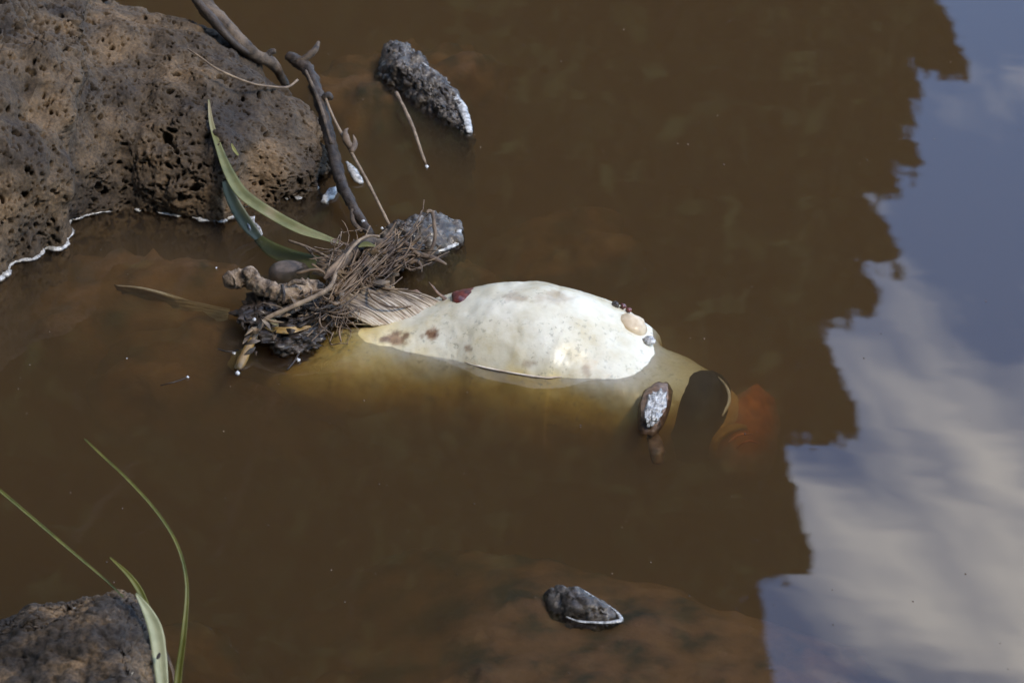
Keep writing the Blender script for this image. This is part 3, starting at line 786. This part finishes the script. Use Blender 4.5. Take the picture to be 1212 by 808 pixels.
# ------------------------------------------------------------------ sticks, reeds, debris
M['darkwood'] = simple('dark_wet_wood', (.012, .008, .005), (.052, .034, .02), 70, .65, .9, .002, coat=.08, coat_rough=.3)
M['barkbrown'] = simple('brown_bark', (.025, .017, .011), (.12, .083, .053), 70, .8, .9, .002)
M['driftwood'] = simple('driftwood', (.05, .034, .022), (.20, .14, .09), 110, .85, 1.0, .003, c3=(.34, .25, .165))
M['paletwig'] = simple('pale_twig', (.10, .066, .04), (.24, .17, .105), 90, .75, .6)
M['twig'] = simple('brown_twig', (.07, .045, .028), (.17, .115, .07), 60, .7, .4)
M['deadweed'] = simple('dead_weed', (.05, .03, .018), (.19, .125, .07), 50, .7, .3)
M['black'] = simple('rotten_leaf', (.012, .008, .005), (.045, .028, .015), 60, .5, .7, .002, coat=.15)
M['crumb'] = simple('leaf_crumb', (.03, .02, .012), (.12, .08, .045), 25, .7, .5, .001, c3=(.24, .17, .10))
M['reed'] = simple('reed_leaf', (.06, .065, .018), (.125, .12, .04), 18, .55, .3, .0005, c3=(.19, .15, .075))
M['reedpale'] = simple('reed_underside', (.09, .095, .05), (.15, .15, .085), 25, .5, .3, .0005)
M['reeddark'] = simple('sunk_reed', (.06, .075, .02), (.12, .13, .04), 20, .5, .3, .0005)
M['grass'] = simple('grass_blade', (.07, .075, .010), (.14, .13, .02), 30, .5, .3, .0003)
M['grasspale'] = simple('pale_blade', (.25, .255, .13), (.37, .36, .20), 40, .5, .3, .0003)
M['yellowstalk'] = simple('yellow_stalk', (.14, .08, .02), (.28, .17, .05), 50, .5, .3, coat=.3)

def stick(name, rows_, m, label, cat, n=40, seg=10, lump=.15, ls=90, seed=0, extra=(), ridge=0.0, group=None):
    V, F = tube_geo(px_pts(rows_), n, seg, lump, ls, seed, 1.0, ridge)
    if not extra: return obj(name, V, F, M[m], label=label, cat=cat, group=group)
    p = P(*rows_[-1][:3]); root = thing(name, p, label, cat, group)
    obj('stem', V, F, M[m], root)
    for pn, rr, mm in extra:
        V, F = tube_geo(px_pts(rr), 16, 8, .2, 110, seed + 3); obj(pn, V, F, M[mm], root)
    return root

stick('log', [(228, -12, .125, 9), (240, 4, .12, 11), (268, 34, .105, 11), (294, 60, .085, 9), (322, 76, .06, 8), (338, 100, .03, 6)], 'barkbrown', 'brown branch lying behind the crest of the pitted boulder', 'branch', lump=.22, ridge=.25,
      extra=[('bark_strip', [(232, 0, .125, 5), (256, 28, .112, 6), (280, 54, .094, 5), (300, 66, .08, 3)], 'darkwood'), ('stub', [(312, 70, .07, 4), (320, 62, .075, 4), (326, 60, .076, 3)], 'barkbrown')])
stick('dark_stick', [(341, 66, .06, 6), (350, 72, .058, 8), (365, 84, .055, 8), (380, 126, .042, 7.5), (393, 177, .030, 7.5), (405, 219, .02, 7), (422, 252, .012, 6), (439, 278, .006, 5)], 'darkwood', 'dark forked stick leaning from the water beside the boulder', 'stick', lump=.22, ls=180, seg=14, ridge=.3, n=120,
      extra=[('fork', [(352, 75, .058, 5), (364, 67, .064, 4), (372, 60, .068, 5), (377, 50, .07, 2.5)], 'barkbrown'), ('knot', [(381, 120, .045, 4), (388, 114, .05, 5), (393, 116, .05, 3)], 'darkwood'),
             ('brown_bark_strip', [(362, 84, .062, 2), (378, 122, .049, 3), (392, 170, .036, 2)], 'barkbrown'),  # lighter brown strip along the upper stem
             ('side_shoot', [(418, 246, .014, 3), (418, 262, .010, 3), (428, 274, .006, 3)], 'barkbrown')])
stick('thin_twig', [(384, 112, .05, 1.5), (392, 134, .045, 2), (414, 177, .034, 2.2), (439, 223, .022, 2.2), (462, 269, .01, 2)], 'paletwig', 'thin pale brown twig beside the dark forked stick', 'twig',
      extra=[('dry_leaf', [(416, 176, .035, 3), (410, 166, .04, 5), (409, 155, .043, 3), (412, 152, .044, 1)], 'twig'), ('dry_leaf', [(416, 180, .034, 3), (420, 170, .037, 4), (418, 160, .04, 1)], 'twig')])
stick('short_twig', [(469, 110, .012, 2.4), (480, 132, .01, 2.5), (489, 152, .007, 2.3), (500, 184, .002, 2), (505, 197, -.003, 1.6)], 'paletwig', 'short pale twig poking from the water below the dark wet stone', 'twig')
stick('root', [(222, 58, .121, 1.2), (240, 70, .117, 1.3), (257, 82, .110, 1.4), (295, 98, .094, 1.5), (325, 103, .075, 1.4), (341, 103, .066, 1.5), (352, 95, .064, 1.8)], 'paletwig', 'hair thin pale root trailing over the boulder top', 'root')

def reed(name, parts, label, cat):
    c = P(*parts[0][1][0][:3]); root = thing(name, c, label, cat)
    for pn, rows_, m, fold, roll in parts:
        V, F = blade_geo(rows_, 44, 7, fold, .0006, roll); obj(pn, V, F, M[m], root)
    return root
reed('reed_leaf', [('blade', [(247, 118, .088, 1), (250, 145, .078, 3), (259, 175, .066, 4.5), (271, 205, .052, 7), (287, 230, .042, 8.5), (318, 252, .034, 8.5), (355, 272, .028, 8), (385, 282, .022, 5), (400, 287, .019, 3)], 'reed', .45, .2),
                   ('dry_tip', [(394, 285, .0205, 4), (404, 288, .018, 2.5), (417, 290, .016, 1)], 'twig', .3, .2)], 'long green reed leaf bent over the front of the boulder', 'reed leaf')
reed('reed_leaf', [('blade', [(264, 206, .045, 2), (270, 226, .036, 6), (281, 248, .022, 8), (294, 268, .010, 8), (306, 282, .002, 5)], 'reedpale', .3, -.2),
                   ('tip_glint', [(298, 256, .013, 4), (297, 264, .012, 5), (303, 273, .006, 7), (309, 279, .003, 3)], 'glint_grit', .2, -.1)], 'short dull green reed leaf with a white painted sky glint at the tip touching the water', 'reed leaf')  # pale tip colour stands for sky reflected at the waterline
reed('sunken_reed', [('blade', [(305, 282, -.003, 6), (325, 297, -.006, 11), (350, 307, -.007, 12), (385, 312, -.006, 9), (410, 312, -.004, 5)], 'reeddark', .2, 0)], 'broad dark green reed leaf lying under the water by the weed tangle', 'reed leaf')
reed('small_shoot', [('blade', [(274, 170, .075, .6), (277, 177, .071, 2), (282, 184, .066, 1)], 'grass', .3, 0)], 'tiny yellow green shoot against the boulder beside the long reed', 'shoot')

# white pieces painted for sky glint at the foot of the stick
for i, (rr, lb) in enumerate([([(401, 220, .004, 2), (394, 226, .004, 6), (388, 233, .002, 7), (383, 240, .001, 4)], 'white painted sky glint at the right foot of the boulder, left of the stick'),
                              ([(410, 192, .006, 2), (416, 200, .005, 5), (422, 209, .004, 6), (427, 217, .001, 4)], 'white painted glint sliver just right of the dark forked stick')]):
    V, F = tube_geo(px_pts(rr), 20, 10, .3, 150, 70 + i, .7); obj('glint_chip', V, F, M['glint_grit'], label=lb, cat='glint')

stick('driftwood', [(269, 334, .030, 6), (272, 332, .030, 10), (284, 329, .030, 11), (297, 330, .029, 11), (308, 339, .028, 10), (318, 343, .027, 10), (334, 349, .026, 12), (352, 346, .025, 12.5), (370, 342, .023, 11), (382, 342, .02, 6)], 'driftwood', 'knobbly tan driftwood piece on the left of the weed tangle', 'driftwood', n=140, seg=30, lump=.26, ls=210, seed=5,
      extra=[('knob', [(290, 326, .036, 7), (297, 322, .038, 7), (303, 325, .036, 5)], 'driftwood'), ('crack', [(334, 338, .036, 2), (336, 348, .036, 2), (335, 360, .028, 1.5)], 'darkwood'), ('bark_flap', [(340, 338, .036, 2), (350, 333, .04, 3), (362, 336, .038, 2)], 'driftwood')])
stick('grey_branch', [(398, 318, .028, 7), (412, 304, .028, 9), (430, 292, .027, 9), (450, 288, .024, 7), (470, 285, .02, 4)], 'barkbrown', 'stubby grey brown branch in the middle of the weed tangle', 'branch', lump=.3, n=50, seg=14)
V1, F1 = tube_geo(px_pts([(449, 280, .040, 1.5), (438, 279, .044, 1.8), (426, 284, .046, 2), (416, 294, .046, 2), (406, 308, .045, 2.2), (398, 321, .044, 2.2), (393, 336, .042, 2.6), (382, 346, .04, 2.8), (344, 364, .034, 2.8), (316, 377, .026, 2.8), (305, 391, .018, 3), (299, 405, .010, 3.2)]), 80, 10, .12, 120, 6)
rt = thing('bent_stem', P(299, 405, 0), 'long pale bent stem draped across the weed tangle', 'stem'); obj('stem', V1, F1, M['paletwig'], rt)
V1, F1 = tube_geo(px_pts([(301, 398, .012, 4), (295, 410, .008, 5), (288, 424, .003, 6), (281, 438, -.002, 5)]), 20, 10, .15, 90, 6); obj('stem_tip', V1, F1, M['yellowstalk'], rt)
stick('stalk', [(342, 285, .02, 1.6), (362, 292, .024, 1.8), (381, 301, .028, 1.8), (400, 312, .03, 1.6)], 'paletwig', 'short pale stalk slanting into the tangle above the driftwood', 'stalk', lump=.05)
stick('forked_twig', [(492, 300, .022, 3.5), (504, 303, .020, 3.5), (516, 307, .018, 3), (528, 313, .014, 1.5)], 'twig', 'brown forked twig in front of the ringed wet stone', 'twig',
      extra=[('fork', [(505, 303, .020, 2.4), (511, 294, .026, 2), (515, 281, .034, 2.4), (514, 266, .042, 2.6), (512, 250, .050, 2.2)], 'twig'), ('fork_tip', [(513, 252, .049, 2), (508, 250, .05, 2.4), (505, 252, .05, 1)], 'twig'),
             ('side_shoot', [(484, 312, .018, 2), (492, 309, .02, 2.5), (498, 314, .018, 2), (499, 322, .014, 1)], 'twig'), ('side_shoot', [(480, 288, .026, 2.5), (490, 297, .024, 3), (496, 302, .022, 2)], 'twig')])

def tangle(name, label, boxes, m, seed, cat='weeds'):
    r = np.random.default_rng(seed); parts = []
    for (x0, y0, x1, y1, jit, z0, z1, num, rad) in boxes:
        for _ in range(num):
            f0 = r.uniform(-.15, .5); f1 = f0 + r.uniform(.35, .9); k = 5; rows_ = []
            ph = r.uniform(0, 6.28); am = r.uniform(2, jit * 1.5)
            offx, offy = r.normal(0, jit * .7), r.normal(0, jit * .6); rd_ = rad * (2.0 if r.random() < .12 else 1.0) * .8; kk = r.uniform(4, 11)
            for q in range(k):
                f = f0 + (f1 - f0) * q / (k - 1)
                rows_.append((x0 + (x1 - x0) * f + offx + am * math.sin(ph + f * kk), y0 + (y1 - y0) * f + offy + am * math.cos(ph * 1.3 + f * kk), max(-.004, z0 + (z1 - z0) * f + r.uniform(-.006, .006)), rd_ * r.uniform(.6, 1.2) * (1 - .5 * q / k)))
            parts.append(tube_geo(px_pts(rows_), 16, 5, .1, 100, int(seed)))
    V, F = join(parts); o = obj(name, V, F, M[m], label=label, cat=cat, kind='stuff'); return o
tangle('weed_tangle', 'tangle of fine dead brown weed stems and roots against the fish', [(360, 385, 440, 300, 11, .012, .036, 34, 1.5), (400, 345, 480, 278, 12, .012, .032, 40, 1.4), (430, 320, 500, 300, 9, .010, .026, 26, 1.4), (385, 350, 400, 400, 9, .03, .004, 20, 1.3), (440, 300, 430, 345, 10, .03, .008, 18, 1.3), (375, 300, 470, 345, 14, .03, .02, 16, 1.2), (400, 352, 425, 268, 14, .02, .04, 14, 1.2), (450, 325, 505, 275, 12, .012, .03, 12, 1.1), (350, 345, 425, 375, 12, .03, .016, 14, 1.2)], 'deadweed', 91)
tangle('root_hair', 'dark wet roots hanging from the underside of the driftwood', [(300, 375, 385, 360, 8, .010, .026, 22, 1.5), (335, 400, 385, 362, 7, .004, .026, 22, 1.6), (440, 312, 480, 296, 8, .008, .022, 16, 2.0), (310, 360, 300, 395, 7, .02, .002, 12, 1.5)], 'darkwood', 92, 'roots')

def clump(name, c, r, m, label, cat, seed, amp=.4, rot=0.0):
    U, F0 = ICO[5]; W = U * (1 + amp * fbm(U * 2.2 + seed, 5, seed, .6))[:, None] * np.array(r)
    ca, sa = math.cos(rot), math.sin(rot); W = np.stack([W[:, 0] * ca - W[:, 1] * sa, W[:, 0] * sa + W[:, 1] * ca, W[:, 2]], 1) + np.array(c)
    return obj(name, W, F0, M[m], label=label, cat=cat)
clump('leaf_litter', P(345, 400, .004), (.028, .022, .012), 'black', 'black rotten leaves sagging below the bent stem', 'leaves', 31, .35, R(15))
clump('leaf_litter', P(318, 372, .006), (.026, .030, .012), 'black', 'black wet litter under the knobbly driftwood', 'leaves', 32, .35, R(-10))
clump('leaf_litter', P(372, 372, .010), (.016, .026, .014), 'black', 'black litter wedged against the fish fin', 'leaves', 34, .35)
clump('root_ball', P(474, 300, .008), (.018, .022, .012), 'black', 'dark root ball in front of the ringed wet stone', 'roots', 33, .45)
clump('root_ball', P(430, 312, .008), (.032, .030, .014), 'deadweed', 'matted brown weed base at the heart of the tangle', 'weeds', 35, .5)
r = np.random.default_rng(17); parts = []
for _ in range(90):
    x = r.uniform(290, 480); y = 395 - (x - 290) * .52 + r.normal(0, 14); z_ = r.uniform(.006, .034) ; a_ = r.uniform(0, 6.28); ln = r.uniform(5, 15); wd_ = r.uniform(1.2, 4)
    dx, dy = math.cos(a_) * ln, math.sin(a_) * ln * .6
    parts.append(blade_geo([(x - dx, y - dy, z_, .4), (x, y - r.uniform(-3, 3), z_ + r.uniform(-.003, .004), wd_), (x + dx, y + dy, z_ + r.uniform(-.006, .006), .4)], 7, 3, r.uniform(.1, .9), .0004, r.uniform(-.9, .9)))
V, F = join(parts); obj('leaf_crumbs', V, F, M['crumb'], label='crumbled dead leaf bits caught all through the weed tangle', cat='leaf bits', kind='stuff')
reed('leaf_scrap', [('blade', [(312, 386, .014, 1), (325, 390, .016, 4), (342, 391, .018, 4.5), (358, 388, .018, 3), (368, 386, .018, 1)], 'yellowstalk', .2, 0)], 'tan dead leaf strip above the black rotten leaves', 'leaf')
reed('leaf_scrap', [('blade', [(384, 330, .04, 2), (392, 322, .044, 6), (402, 312, .046, 6), (408, 300, .046, 2)], 'deadweed', .4, .3)], 'brown dead leaf wrapped around the bent stem', 'leaf')
reed('leaf_scrap', [('blade', [(424, 292, .036, 1), (432, 289, .038, 4), (444, 291, .038, 1)], 'reed', .2, 0)], 'small bright green leaf scrap in the weed tangle', 'leaf')
reed('leaf_scrap', [('blade', [(318, 376, .022, 1), (324, 381, .022, 4), (329, 386, .022, 1)], 'reed', .2, 0)], 'small yellow green leaf scrap under the bent stem', 'leaf')
stick('floating_hair', [(258, 413, .0, .8), (270, 416, .001, .9), (283, 414, .0, .7)], 'darkwood', 'thin dark root floating left of the yellow stem tip', 'root', lump=0)
stick('floating_hair', [(340, 437, .0, .8), (348, 428, .001, 1.2), (356, 414, .003, 1.5), (362, 404, .006, 1.6)], 'darkwood', 'thin dark root dipping into the water below the black leaves', 'root', lump=0)
stick('floating_hair', [(190, 456, -.001, .7), (206, 452, .0, .7), (221, 447, .0005, .7)], 'darkwood', 'thin dark root floating apart left of the fish', 'root', lump=0)

# grass at lower left
reed('grass_blade', [('blade', [(206, 860, .0, 4.5), (211, 800, .03, 3.8), (218, 745, .06, 2.8), (221, 690, .085, 1.9), (210, 645, .10, 1.6), (186, 606, .112, 1.5), (150, 566, .12, 1.4), (120, 538, .122, 1.2), (100, 519, .122, .8)], 'grass', .5, .1)], 'tallest thin green grass blade arching over the lower left water', 'grass blade')
reed('grass_blade', [('blade', [(146, 706, .046, .8), (125, 686, .055, 1.1), (80, 648, .072, 1.5), (40, 614, .085, 1.7), (2, 582, .095, 1.8), (-40, 548, .1, 2)], 'grass', .5, .1)], 'straight green grass blade running off the left edge', 'grass blade')
reed('pale_blade', [('blade', [(196, 850, .01, 5), (192, 806, .03, 6.5), (189, 775, .04, 7.5), (184, 745, .05, 7.5), (174, 722, .057, 5), (161, 702, .062, 1)], 'grasspale', .35, .2), ('blade_back', [(177, 728, .053, 3.5), (166, 700, .062, 3.5), (152, 680, .07, 2.6), (130, 659, .076, .8)], 'grass', .4, .2),
                    ('hole', [(186, 779, .0435, 1.2), (187.5, 776, .0445, 2), (189, 772, .046, 1)], 'black', .1, .2)], 'broad pale green blade against the lower left rock', 'grass blade')
reed('dry_stem', [('blade', [(208, 840, .0, 1.6), (206, 800, .02, 1.6), (200, 780, .03, 1.3), (193, 762, .036, .8)], 'twig', .3, 0)], 'thin brown stem between the pale blade and the tall blade', 'stem')
reed('dry_stem', [('blade', [(140, 806, .055, 1), (152, 800, .056, 1.4), (158, 792, .056, .8)], 'tanflesh', .3, 0)], 'tiny pink brown stem end lying on the lower left rock', 'stem')

# bubbles and drops on the surface
U2, F2 = ICO[2]
BL = ['tiny bubble at the end of the root floating apart left of the fish', 'tiny bubble on the thin root left of the yellow stem tip', 'white bubble right at the yellow stem tip', 'white bubble below the black leaves by the dipping root', 'bubble on the lower edge of the black rotten leaves', 'smaller bubble in the middle of the black rotten leaves', 'bright bubble on the black litter under the driftwood', 'bright bubble just under the long bent stem', 'lone speck of a bubble between boulder and driftwood', 'round bubble at the foot of the short pale twig', 'small bubble at the left end of the ringed wet stone', 'bright drop on the lower end of the dark forked stick', 'minute bubble left of the pale pectoral fin', 'minute bubble alone on the water below the fish tail']
for i, (x, y, r_) in enumerate([(222, 446, 2.2), (277, 418, 3.0), (281, 441, 3.6), (353, 426, 3.6), (330, 414, 3), (327, 404, 2), (301, 378, 3.2), (337, 372, 3), (256, 317, 1.8), (505, 197, 3.2), (452, 270, 2.6), (430, 262, 3.4), (766, 492, 1.2), (150, 424, 1)]):
    W = U2 * np.array((r_, r_ * 1.3, r_ * .8)) * S * .75 * (1 + .3 * fbm(U2 * 2 + i, 2, i))[:, None]
    z = .001 if i not in (6, 7, 10, 11) else (.022 if i in (6, 7) else .012)
    obj('bubble', W + np.array(P(x, y, z)), F2, M['bubble'], label=BL[i], cat='bubble', group='tiny bubbles on the water')
r = np.random.default_rng(5); parts = []
U1, F1_ = ICO[1]
for _ in range(260):
    s_ = r.uniform(.0002, .0008); parts.append((U1 * np.array((s_, s_ * 1.6, s_ * .5)) + np.array(P(r.uniform(-60, 1280), r.uniform(-40, 860), .0001)), F1_))
V, F = join(parts); obj('floating_specks', V, F, M['deadweed'], label='fine pale dust specks scattered over the water', cat='specks', kind='stuff')
